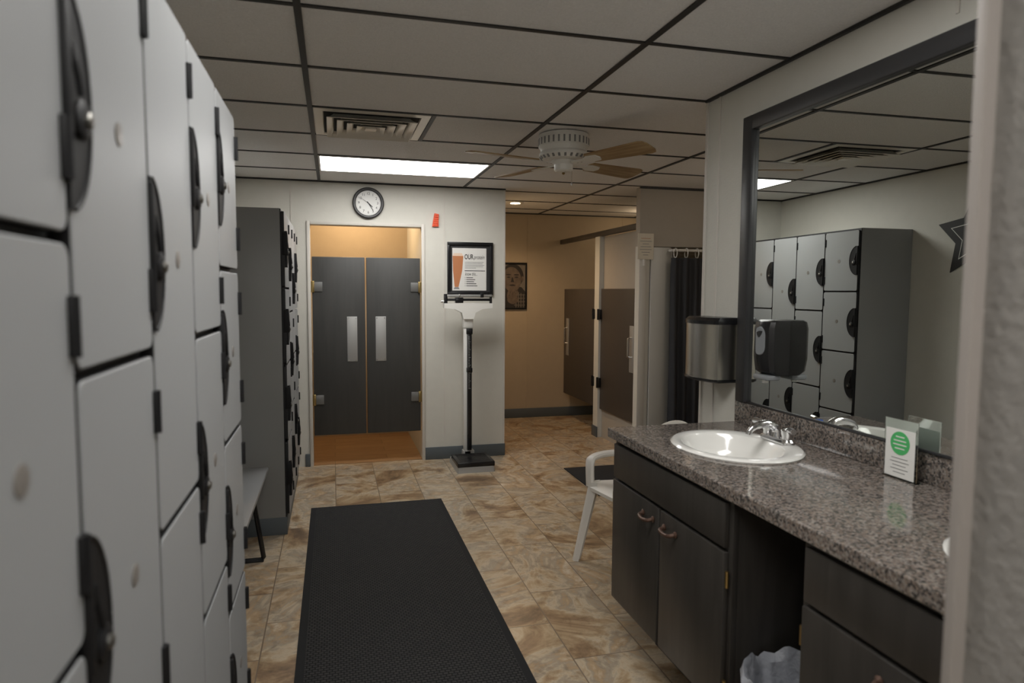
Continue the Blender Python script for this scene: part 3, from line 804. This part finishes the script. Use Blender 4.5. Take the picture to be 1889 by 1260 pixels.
b = B(); b.box(SX - 0.12, SX - 0.05, SY + 0.105, SY + 0.15, 1.398, 1.445, 'black', 0.006); b.box(SX - 0.09, SX - 0.08, SY + 0.1, SY + 0.14, 1.44, 1.475, 'chrome', 0.002); obj(b, "poise_weight", e, label="large black poise weight")
b = B(); b.box(SX + 0.10, SX + 0.128, SY + 0.105, SY + 0.135, 1.445, 1.485, 'black', 0.005); obj(b, "poise_weight", e, label="small black poise weight")
b = B(); b.cyl((SX - 0.2, SY + 0.135, 1.41), (SX - 0.24, SY + 0.135, 1.41), 0.010, 'chrome', seg=12); obj(b, "balance_screw", e, label="chrome balance screw")

# ------------------------------------------------------------------ clock
CX_, CZ_ = 0.300, 2.238
e = thing("wall_clock", (CX_, YB, CZ_), "round white wall clock with thick dark gray rim", "clock")
b = B(); b.lathe([(0.128, 0), (0.132, -0.012), (0.130, -0.028), (0.122, -0.036), (0.112, -0.034), (0.104, -0.020), (0.103, -0.006)], (CX_, YB - 0.0005, CZ_), 'clockrim', seg=56, axis='Y'); obj(b, "rim", e)
b = B(); b.lathe([(0.105, 0), (0.105, -0.002)], (CX_, YB - 0.012, CZ_), 'clockface', seg=56, axis='Y'); obj(b, "face", e)
TX = lambda x, y, z, r=0: Matrix.Translation((x, y, z)) @ Matrix.Rotation(math.pi / 2, 4, 'X') @ Matrix.Rotation(r, 4, 'Z')
b = B()
for h in range(1, 13):
    a = math.radians(90 - 30 * h); b.text(str(h), 0.030, TX(CX_ + 0.078 * math.cos(a), YB - 0.0148, CZ_ + 0.078 * math.sin(a)), 'ink')
for k in range(60):
    a = math.radians(6 * k); r0 = 0.093 if k % 5 else 0.091
    T = Matrix.Translation((CX_, YB - 0.0146, CZ_)) @ Matrix.Rotation(a, 4, 'Y')
    b.box(-0.0007, 0.0007, 0, 0.0003, r0, 0.098, 'ink', T=T)
obj(b, "numerals", e, label="black printed numerals and minute ticks")
def hand(ang, l, w, yy, nm, mat='ink'):
    b = B(); T = Matrix.Translation((CX_, yy, CZ_)) @ Matrix.Rotation(math.radians(ang), 4, 'Y')
    b.prism([(-w, -0.015), (w, -0.015), (w * .8, l * .8), (0, l), (-w * .8, l * .8)], -0.0008, 0.0008, mat, 'XZ', T=T); obj(b, nm, e)
hand(133, 0.052, 0.004, YB - 0.0165, "hour_hand"); hand(147, 0.078, 0.003, YB - 0.0185, "minute_hand"); hand(305, 0.07, 0.0009, YB - 0.0205, "second_hand")
# ------------------------------------------------------------------ red tag
b = B()
b.prism([(0.842, 2.056), (0.898, 2.060), (0.896, 2.10), (0.900, 2.165), (0.862, 2.172), (0.850, 2.11)], YB - 0.022, YB, 'orange', 'XZ')
for i in range(3):
    for j in range(6):
        b.lathe([(0.005, 0), (0.004, -0.007), (0.001, -0.009)], (0.858 + i * 0.014 + j * 0.0015, YB - 0.0215, 2.07 + j * 0.017), 'orange', seg=8, axis='Y')
obj(b, "scrub_pad", label="small red-orange bristled plastic pad fixed to the wall", category="pad")

# ------------------------------------------------------------------ framed poster
px0, px1, pz0, pz1 = 0.974, 1.385, 1.465, 1.930
e = thing("framed_poster", ((px0 + px1) / 2, YB, pz0), "black framed protein drink poster above the scale", "poster")
b = B(); fw = 0.028
b.box(px0, px1, YB - 0.022, YB - 0.001, pz1 - fw, pz1, 'black', 0.003); b.box(px0, px1, YB - 0.022, YB - 0.001, pz0, pz0 + fw, 'black', 0.003)
b.box(px0, px0 + fw, YB - 0.022, YB - 0.001, pz0 + fw, pz1 - fw, 'black', 0.003); b.box(px1 - fw, px1, YB - 0.022, YB - 0.001, pz0 + fw, pz1 - fw, 'black', 0.003)
obj(b, "frame", e)
b = B(); b.box(px0 + fw, px1 - fw, YB - 0.008, YB - 0.003, pz0 + fw, pz1 - fw, 'ink')
obj(b, "mat_board", e, label="black mat board")
b = B(); sx0, sx1, sz0, sz1 = px0 + 0.045, px1 - 0.060, pz0 + 0.040, pz1 - 0.052
b.box(sx0, sx1, YB - 0.0095, YB - 0.008, sz0, sz1, 'paper')
yy = YB - 0.0102
b.prism([(sx0 + 0.002, sz1 - 0.070), (sx0 + 0.098, sz1 - 0.070), (sx0 + 0.088, sz1 - 0.20), (sx0 + 0.055, sz0 + 0.03), (sx0 + 0.020, sz0 + 0.03), (sx0 + 0.006, sz1 - 0.20)], yy, YB - 0.0095, 'shake', 'XZ')
b.prism([(sx0 + 0.002, sz1 - 0.070), (sx0 + 0.015, sz1 - 0.045), (sx0 + 0.085, sz1 - 0.045), (sx0 + 0.098, sz1 - 0.070)], yy, YB - 0.0095, 'shake2', 'XZ')
b.prism([(sx0 + 0.020, sz0 + 0.028), (sx0 + 0.055, sz0 + 0.028), (sx0 + 0.065, sz0 + 0.012), (sx0 + 0.010, sz0 + 0.012)], yy, YB - 0.0095, 'inkgray', 'XZ')
b.text("OUR", 0.060, TX(sx0 + 0.148, yy, sz1 - 0.078) @ Matrix.Scale(0.62, 4, (1, 0, 0)), 'ink', 0, 0.02)
b.text("protein", 0.052, TX(sx0 + 0.240, yy, sz1 - 0.080) @ Matrix.Scale(0.62, 4, (1, 0, 0)), 'ink', 0.3)
for k in range(5): b.box(sx0 + 0.112, sx0 + 0.112 + (0.17, 0.16, 0.175, 0.165, 0.10)[k], yy, YB - 0.0095, sz1 - 0.125 - k * 0.013, sz1 - 0.121 - k * 0.013, 'inkgray')
b.box(sx0 + 0.11, sx1 - 0.012, yy, YB - 0.0095, sz1 - 0.202, sz1 - 0.196, 'ink')
b.text("know this...", 0.044, TX(sx0 + 0.168, yy, sz1 - 0.228) @ Matrix.Scale(0.55, 4, (1, 0, 0)), 'ink', 0.3)
for k in range(5):
    b.box(sx0 + 0.112, sx0 + 0.117, yy, YB - 0.0095, sz1 - 0.262 - k * 0.018, sz1 - 0.257 - k * 0.018, 'ink')
    b.box(sx0 + 0.125, sx0 + 0.125 + (0.06, 0.08, 0.07, 0.09, 0.10)[k], yy, YB - 0.0095, sz1 - 0.262 - k * 0.018, sz1 - 0.256 - k * 0.018, 'ink')
obj(b, "print", e, label="white sheet with smoothie glass and black text")

# ------------------------------------------------------------------ framed portrait in hall
e = thing("framed_portrait", (2.0, 7.6, 1.29), "black framed sepia portrait of man in plaid shirt", "picture")
b = B(); x0, x1, z0, z1 = 1.79, 2.205, 1.29, 1.835; yb = 7.6
b.box(x0, x1, yb - 0.02, yb - 0.001, z1 - 0.02, z1, 'black', 0.002); b.box(x0, x1, yb - 0.02, yb - 0.001, z0, z0 + 0.02, 'black', 0.002)
b.box(x0, x0 + 0.02, yb - 0.02, yb - 0.001, z0 + 0.02, z1 - 0.02, 'black', 0.002); b.box(x1 - 0.02, x1, yb - 0.02, yb - 0.001, z0 + 0.02, z1 - 0.02, 'black', 0.002)
obj(b, "frame", e)
b = B(); b.box(x0 + 0.02, x1 - 0.02, yb - 0.006, yb - 0.002, z0 + 0.02, z1 - 0.02, 'sepia')
KF = 1.16
def kx(x, z): return (2.035 + (x - 2.02) * KF, 1.60 + (z - 1.60) * KF)
def blob(cx, cz, rx, rz, y, mat, rot=0, n=28, pts=None):
    P = []
    for k in range(n):
        a = 2 * math.pi * k / n; x = rx * math.cos(a); z = rz * math.sin(a)
        if z < 0: x *= 1 - 0.18 * (z / rz) ** 2
        q = kx(cx + x * math.cos(rot) - z * math.sin(rot), cz + x * math.sin(rot) + z * math.cos(rot))
        P.append((min(x1 - 0.021, q[0]), min(z1 - 0.021, q[1])))
    b.prism(P, y - 0.0005, y, mat, 'XZ')
b.prism([(1.811, 1.311), (2.184, 1.311), (2.184, 1.50), (2.14, 1.55), (1.98, 1.56), (1.85, 1.54), (1.811, 1.50)], yb - 0.0066, yb - 0.006, 'skind', 'XZ')
for k in range(4): b.box(2.07 + k * 0.03, 2.080 + k * 0.03, yb - 0.0072, yb - 0.0066, 1.311, 1.47 + 0.010 * (3 - k), 'sepia')
for k in range(4): b.box(2.05, 2.184, yb - 0.0072, yb - 0.0066, 1.335 + k * 0.04, 1.343 + k * 0.04, 'sepia')
blob(2.02, 1.665, 0.112, 0.126, yb - 0.0074, 'skind', 0.12)
blob(2.01, 1.630, 0.098, 0.128, yb - 0.0082, 'skin', 0.12)
blob(2.120, 1.640, 0.012, 0.028, yb - 0.0078, 'skin')
b.prism([kx(*p) for p in ((1.915, 1.70), (1.968, 1.73), (1.950, 1.60), (1.962, 1.53), (1.93, 1.55), (1.915, 1.62))], yb - 0.0086, yb - 0.0082, 'skind', 'XZ')
for dx in (-0.040, 0.042):
    blob(2.015 + dx, 1.655, 0.019, 0.007, yb - 0.0090, 'skind'); blob(2.015 + dx, 1.680, 0.027, 0.007, yb - 0.0090, 'skind')
b.prism([kx(*p) for p in ((2.010, 1.655), (2.018, 1.655), (2.034, 1.606), (1.998, 1.606))], yb - 0.0088, yb - 0.0082, 'skind', 'XZ')
blob(2.015, 1.575, 0.032, 0.008, yb - 0.0088, 'skind')
for k in range(4): blob(1.975 + k * 0.028, 1.490 - 0.004 * k, 0.013, 0.046, yb - 0.0094 - 0.0004 * k, 'skin', -0.25)
blob(2.02, 1.43, 0.058, 0.045, yb - 0.0092, 'skin')
obj(b, "print", e, label="sepia printed portrait")

# ------------------------------------------------------------------ star decal on left wall
def star(c, z, r, x0, x1, mat, b):
    P = []
    for k in range(10):
        a = math.radians(90 + 36 * k); rr_ = r if k % 2 == 0 else r * 0.5
        P.append((c + rr_ * math.cos(a), z + rr_ * math.sin(a)))
    b.prism(P, x0, x1, mat, 'YZ')
b = B(); star(3.71, 1.90, 0.31, XL + 0.0005, XL + 0.010, 'ink', b); star(3.71, 1.90, 0.20, XL + 0.010, XL + 0.011, 'paper', b); star(3.71, 1.90, 0.188, XL + 0.011, XL + 0.012, 'ink', b)
obj(b, "star_sign", label="black five-pointed star sign with white outline above bench", category="sign")

# ------------------------------------------------------------------ shower
e = thing("shower_surround", (3.45, 5.8, 0), "white fiberglass shower surround behind dark curtain", "shower")
b = B(); b.box(2.705, 2.90, 5.405, 5.435, 0.0, 1.895, 'panelw', 0.008); obj(b, "flange", e)
b = B(); b.box(3.97, 4.195, 5.405, 5.435, 0.0, 1.895, 'panelw', 0.008); obj(b, "flange", e)
b = B(); b.box(2.90, 2.925, 5.42, 6.25, 0.0, 1.88, 'panelw', 0.01); obj(b, "side_panel", e)
b = B(); b.box(3.945, 3.97, 5.42, 6.25, 0.0, 1.88, 'panelw', 0.01); obj(b, "side_panel", e)
b = B(); b.box(2.925, 3.945, 6.225, 6.25, 0.0, 1.88, 'panelw', 0.005); obj(b, "back_panel", e)
b = B(); b.box(2.925, 3.945, 5.42, 6.225, 0.0, 0.05, 'panelw', 0.005); b.box(2.925, 3.945, 5.41, 5.48, 0.05, 0.12, 'panelw', 0.01); obj(b, "pan", e)
b = B(); b.cyl((2.88, 5.33, 1.865), (4.15, 5.33, 1.865), 0.012, 'white', seg=16)
b.cyl((2.88, 5.33, 1.865), (2.88, 5.40, 1.865), 0.012, 'white', seg=12); b.cyl((4.15, 5.33, 1.865), (4.15, 5.40, 1.865), 0.012, 'white', seg=12)
obj(b, "curtain_rod", bottom=True, label="white curtain rod in front of the shower", category="rod")
e = thing("shower_curtain", (3.4, 5.33, 0.12), "dark charcoal pleated shower curtain on white rings", "curtain")
b = B(); n = 170; vs = []; fs = []
zs = [0.12, 0.5, 0.9, 1.3, 1.6, 1.80]
for j, z in enumerate(zs):
    for i in range(n + 1):
        x = 2.865 + 1.12 * i / n; a = 0.026 * (1.0 - 0.35 * j / 5)
        vs.append((x, 5.33 + a * math.sin(x * 62 + 0.2 * j) + 0.006 * math.sin(x * 23 + j), z))
for j in range(len(zs) - 1):
    for i in range(n):
        q0 = j * (n + 1) + i; fs.append((q0, q0 + 1, q0 + n + 2, q0 + n + 1))
b.add(vs, fs, 'curtain'); obj(b, "fabric", e)
for k in range(11):
    x = 2.90 + k * 0.105
    b = B(); b.tube([(x, 5.33 + 0.030 * math.cos(a), 1.842 + 0.042 * math.sin(a)) for a in [2 * math.pi * q_ / 12 for q_ in range(12)]], 0.004, 'white', sub=1, seg=6, closed=True, up=(1, 0, 0)); obj(b, "curtain_ring", e, label="white plastic ring")

# note on post
e = thing("paper_note", (2.65, 5.40, 1.78), "cream paper note with printed lines taped to the post", "notice")
b = B(); b.box(2.575, 2.725, 5.4020, 5.4035, 1.785, 2.01, 'papercream'); obj(b, "sheet", e)
b = B()
for k, wd in enumerate((0.09, 0.11, 0.06, 0.10, 0.11, 0.08, 0.05)):
    b.box(2.65 - wd / 2, 2.65 + wd / 2, 5.4014, 5.4020, 1.965 - k * 0.024, 1.969 - k * 0.024, 'shake' if k == 0 else 'inkgray')
obj(b, "print", e, label="small printed text lines")
b = B(); b.box(2.625, 2.645, 5.396, 5.4075, 1.725, 1.785, 'white', 0.003)
obj(b, "wall_hook", label="small white hook below the paper note", category="hook")

# ------------------------------------------------------------------ ceiling troffers
def troffer(x0, x1, y0, y1, label):
    e = thing("ceiling_light", ((x0 + x1) / 2, (y0 + y1) / 2, CZ - 0.01), label, "ceiling light", "fluorescent troffers")
    b = B(); g = 0.014
    b.box(x0 + g, x1 - g, y0 + g, y0 + g + 0.012, CZ - 0.008, CZ - 0.0005, 'white'); b.box(x0 + g, x1 - g, y1 - g - 0.012, y1 - g, CZ - 0.008, CZ - 0.0005, 'white')
    b.box(x0 + g, x0 + g + 0.012, y0 + g + 0.012, y1 - g - 0.012, CZ - 0.008, CZ - 0.0005, 'white'); b.box(x1 - g - 0.012, x1 - g, y0 + g + 0.012, y1 - g - 0.012, CZ - 0.008, CZ - 0.0005, 'white')
    obj(b, "frame", e)
    b = B(); b.box(x0 + g + 0.012, x1 - g - 0.012, y0 + g + 0.012, y1 - g - 0.012, CZ - 0.006, CZ - 0.0005, 'light'); obj(b, "lens", e, label="glowing white prismatic lens")
troffer(GX[0], GX[1], GY[10], GY[11], "lit rectangular fluorescent troffer in the drop ceiling, near doorway")
troffer(GX[0], GX[1], GY[4], GY[5], "added unseen fluorescent troffer above the vanity, lights the lockers")  # out of view, added to give the foreground lockers light
troffer(XL + 0.15, 0.6, GY[1], GY[2], "lit rectangular fluorescent troffer in the drop ceiling, at entry")

# can light in hall
e = thing("recessed_light", (1.82, 6.71, CZ - 0.01), "small warm recessed can light in the hall ceiling", "ceiling light")
b = B(); b.lathe([(0.055, -0.0005), (0.085, -0.0005), (0.085, -0.006), (0.055, -0.010)], (1.82, 6.71, CZ), 'white', seg=32); obj(b, "trim_ring", e)
b = B(); b.lathe([(0.054, -0.004), (0.050, -0.012), (0.02, -0.016)], (1.82, 6.71, CZ), 'can', seg=28); obj(b, "lamp", e, label="glowing warm lamp")

# ------------------------------------------------------------------ vent diffuser
vx0, vx1, vy0, vy1 = GX[0] + 0.012, 0.512, 3.542, 4.132
vcx, vcy = (vx0 + vx1) / 2, (vy0 + vy1) / 2
e = thing("air_vent", (vcx, vcy, CZ - 0.03), "square metal four-way air diffuser set into drop ceiling", "vent")
b = B()
def sq(h, z): return [(vcx - h, vcy - h, z), (vcx + h, vcy - h, z), (vcx + h, vcy + h, z), (vcx - h, vcy + h, z)]
b.rings([sq(0.294, CZ - 0.0005), sq(0.294, CZ - 0.006), sq(0.250, CZ - 0.008), sq(0.245, CZ - 0.0005)], 'vent', cap0=False, cap1=False)
obj(b, "frame", e)
b = B(); b.rings([sq(0.246, CZ - 0.0004), sq(0.246, CZ - 0.0016)], 'dark'); obj(b, "duct_shade_sheet", e, label="dark sheet for the shade inside the duct")  # flat dark sheet, its colour stands in for shade behind the louvers
for q_, h in enumerate((0.232, 0.180, 0.128, 0.076)):
    b = B(); b.rings([sq(h, CZ - 0.030), sq(h - 0.002, CZ - 0.032), sq(h - 0.022, CZ - 0.024), sq(h - 0.038, CZ - 0.004), sq(h - 0.036, CZ - 0.003), sq(h - 0.018, CZ - 0.021)], 'vent', closed=True); obj(b, "louver", e)
b = B(); b.rings([sq(0.030, CZ - 0.030), sq(0.030, CZ - 0.004)], 'vent'); obj(b, "louver", e)

# ------------------------------------------------------------------ ceiling fan
FX, FY = 1.31, 3.76
e = thing("ceiling_fan", (FX, FY, 2.18), "white ceiling fan with four light oak blades", "ceiling fan")
b = B()
b.lathe([(0.10, 0), (0.143, -0.004), (0.147, -0.02), (0.147, -0.075), (0.138, -0.085), (0.132, -0.10), (0.142, -0.112), (0.143, -0.125), (0.120, -0.145), (0.085, -0.150)], (FX, FY, CZ - 0.001), 'fanw', seg=48)
for k in range(30):
    a = 2 * math.pi * k / 30; T = Matrix.Translation((FX, FY, CZ)) @ Matrix.Rotation(a, 4, 'Z')
    b.box(0.1465, 0.1485, -0.005, 0.005, -0.068, -0.030, 'inkgray', T=T)
for k in range(24):
    a = 2 * math.pi * k / 24; T = Matrix.Translation((FX, FY, CZ)) @ Matrix.Rotation(a, 4, 'Z') @ Matrix.Translation((0.133, 0, -0.136)) @ Matrix.Rotation(math.radians(40), 4, 'Y')
    b.box(-0.002, 0.003, -0.006, 0.006, -0.010, 0.010, 'inkgray', T=T)
obj(b, "motor_housing", e)
b = B(); b.lathe([(0.070, 0), (0.072, -0.008), (0.060, -0.020), (0.055, -0.024), (0.055, -0.055), (0.045, -0.064), (0.02, -0.068)], (FX, FY, CZ - 0.150), 'fanw', seg=36)
b.lathe([(0.006, 0), (0.010, -0.004), (0.004, -0.012)], (FX, FY, CZ - 0.217), 'brass', seg=12); obj(b, "switch_housing", e)
b = B(); b.cyl((FX + 0.045, FY - 0.02, CZ - 0.275), (FX + 0.045, FY - 0.02, CZ - 0.20), 0.0015, 'chrome', seg=6); b.lathe([(0.002, 0), (0.006, -0.008), (0.003, -0.02)], (FX + 0.045, FY - 0.02, CZ - 0.273), 'chrome', seg=10); obj(b, "pull_chain", e, label="thin metal pull chain")
zb = CZ - 0.165
for ang in (22, 112, 195, 297):
    T = Matrix.Translation((FX, FY, zb)) @ Matrix.Rotation(math.radians(ang), 4, 'Z') @ Matrix.Rotation(math.radians(-14 if ang in (22, 297) else -9), 4, 'X')
    b = B(); Pz = [(0.20, -0.052), (0.58, -0.072), (0.607, -0.064), (0.62, -0.038), (0.62, 0.038), (0.607, 0.064), (0.58, 0.072), (0.20, 0.052), (0.185, 0.03), (0.185, -0.03)]
    b.prism([(x * 1.0, y) for x, y in Pz], 0.0, 0.007, 'blade', 'XY')
    me_ = b.mesh("blade"); o = D.objects.new("blade", me_)
    o.matrix_local = Matrix.Translation(Vector((0, 0, zb - 2.18))) @ T.to_3x3().to_4x4()
    o.parent = e; COL.objects.link(o); WL[o.name] = Vector((FX, FY, zb)); o["label"] = "light oak fan blade"
    b = B(); b.prism([(0.07, -0.014), (0.15, -0.010), (0.20, -0.036), (0.265, -0.030), (0.28, 0), (0.265, 0.030), (0.20, 0.036), (0.15, 0.010), (0.07, 0.014)], -0.006, -0.0005, 'fanw', 'XY', T=T)
    obj(b, "blade_bracket", e, label="white metal blade bracket")

# ------------------------------------------------------------------ lamps
def light(name, kind, loc, energy, color, **k):
    l = D.lights.new(name, kind); l.energy = energy; l.color = color
    for a, v in k.items(): setattr(l, a, v)
    o = D.objects.new(name, l); o.location = loc; COL.objects.link(o); return o
light("hall_lamp", 'SPOT', (1.82, 6.71, CZ - 0.03), 40, (1.0, 0.68, 0.40), spot_size=math.radians(150), spot_blend=0.8, shadow_soft_size=0.05)
light("bathroom_lamp", 'POINT', (0.2, 6.5, CZ - 0.12), 15, (1.0, 0.70, 0.40), shadow_soft_size=0.08)
light("stall_lamp", 'POINT', (3.5, 6.95, CZ - 0.15), 3, (1.0, 0.75, 0.48), shadow_soft_size=0.08)
light("shower_lamp", 'POINT', (3.2, 4.2, CZ - 0.12), 4, (1.0, 0.86, 0.70), shadow_soft_size=0.1)

wd = D.worlds.new("world"); bpy.context.scene.world = wd; wd.use_nodes = True
wd.node_tree.nodes["Background"].inputs[0].default_value = (0.5, 0.5, 0.52, 1)
wd.node_tree.nodes["Background"].inputs[1].default_value = 0.1

# ------------------------------------------------------------------ camera
f, yaw, pit, rol = 1235.36, .2611, .0748, .0053
F = Vector((math.sin(yaw) * math.cos(pit), math.cos(yaw) * math.cos(pit), -math.sin(pit)))
R0 = Vector((math.cos(yaw), -math.sin(yaw), 0)); U0 = R0.cross(F)
R = R0 * math.cos(rol) + U0 * math.sin(rol); U = -R0 * math.sin(rol) + U0 * math.cos(rol)
cam = D.cameras.new("camera"); co = D.objects.new("camera", cam); COL.objects.link(co)
mw = Matrix((R, U, -F)).transposed().to_4x4(); mw.translation = Vector((0, 0, 1.5))
co.matrix_world = mw
cam.sensor_width = 36; cam.lens = 36 * f / 1889; cam.clip_start = 0.02
cam.dof.use_dof = True; cam.dof.focus_distance = 4.5; cam.dof.aperture_fstop = 3.2
sc_ = bpy.context.scene; sc_.camera = co
sc_.view_settings.view_transform = 'Standard'
sc_.view_settings.exposure = 0.14
sc_.view_settings.gamma = 1.0
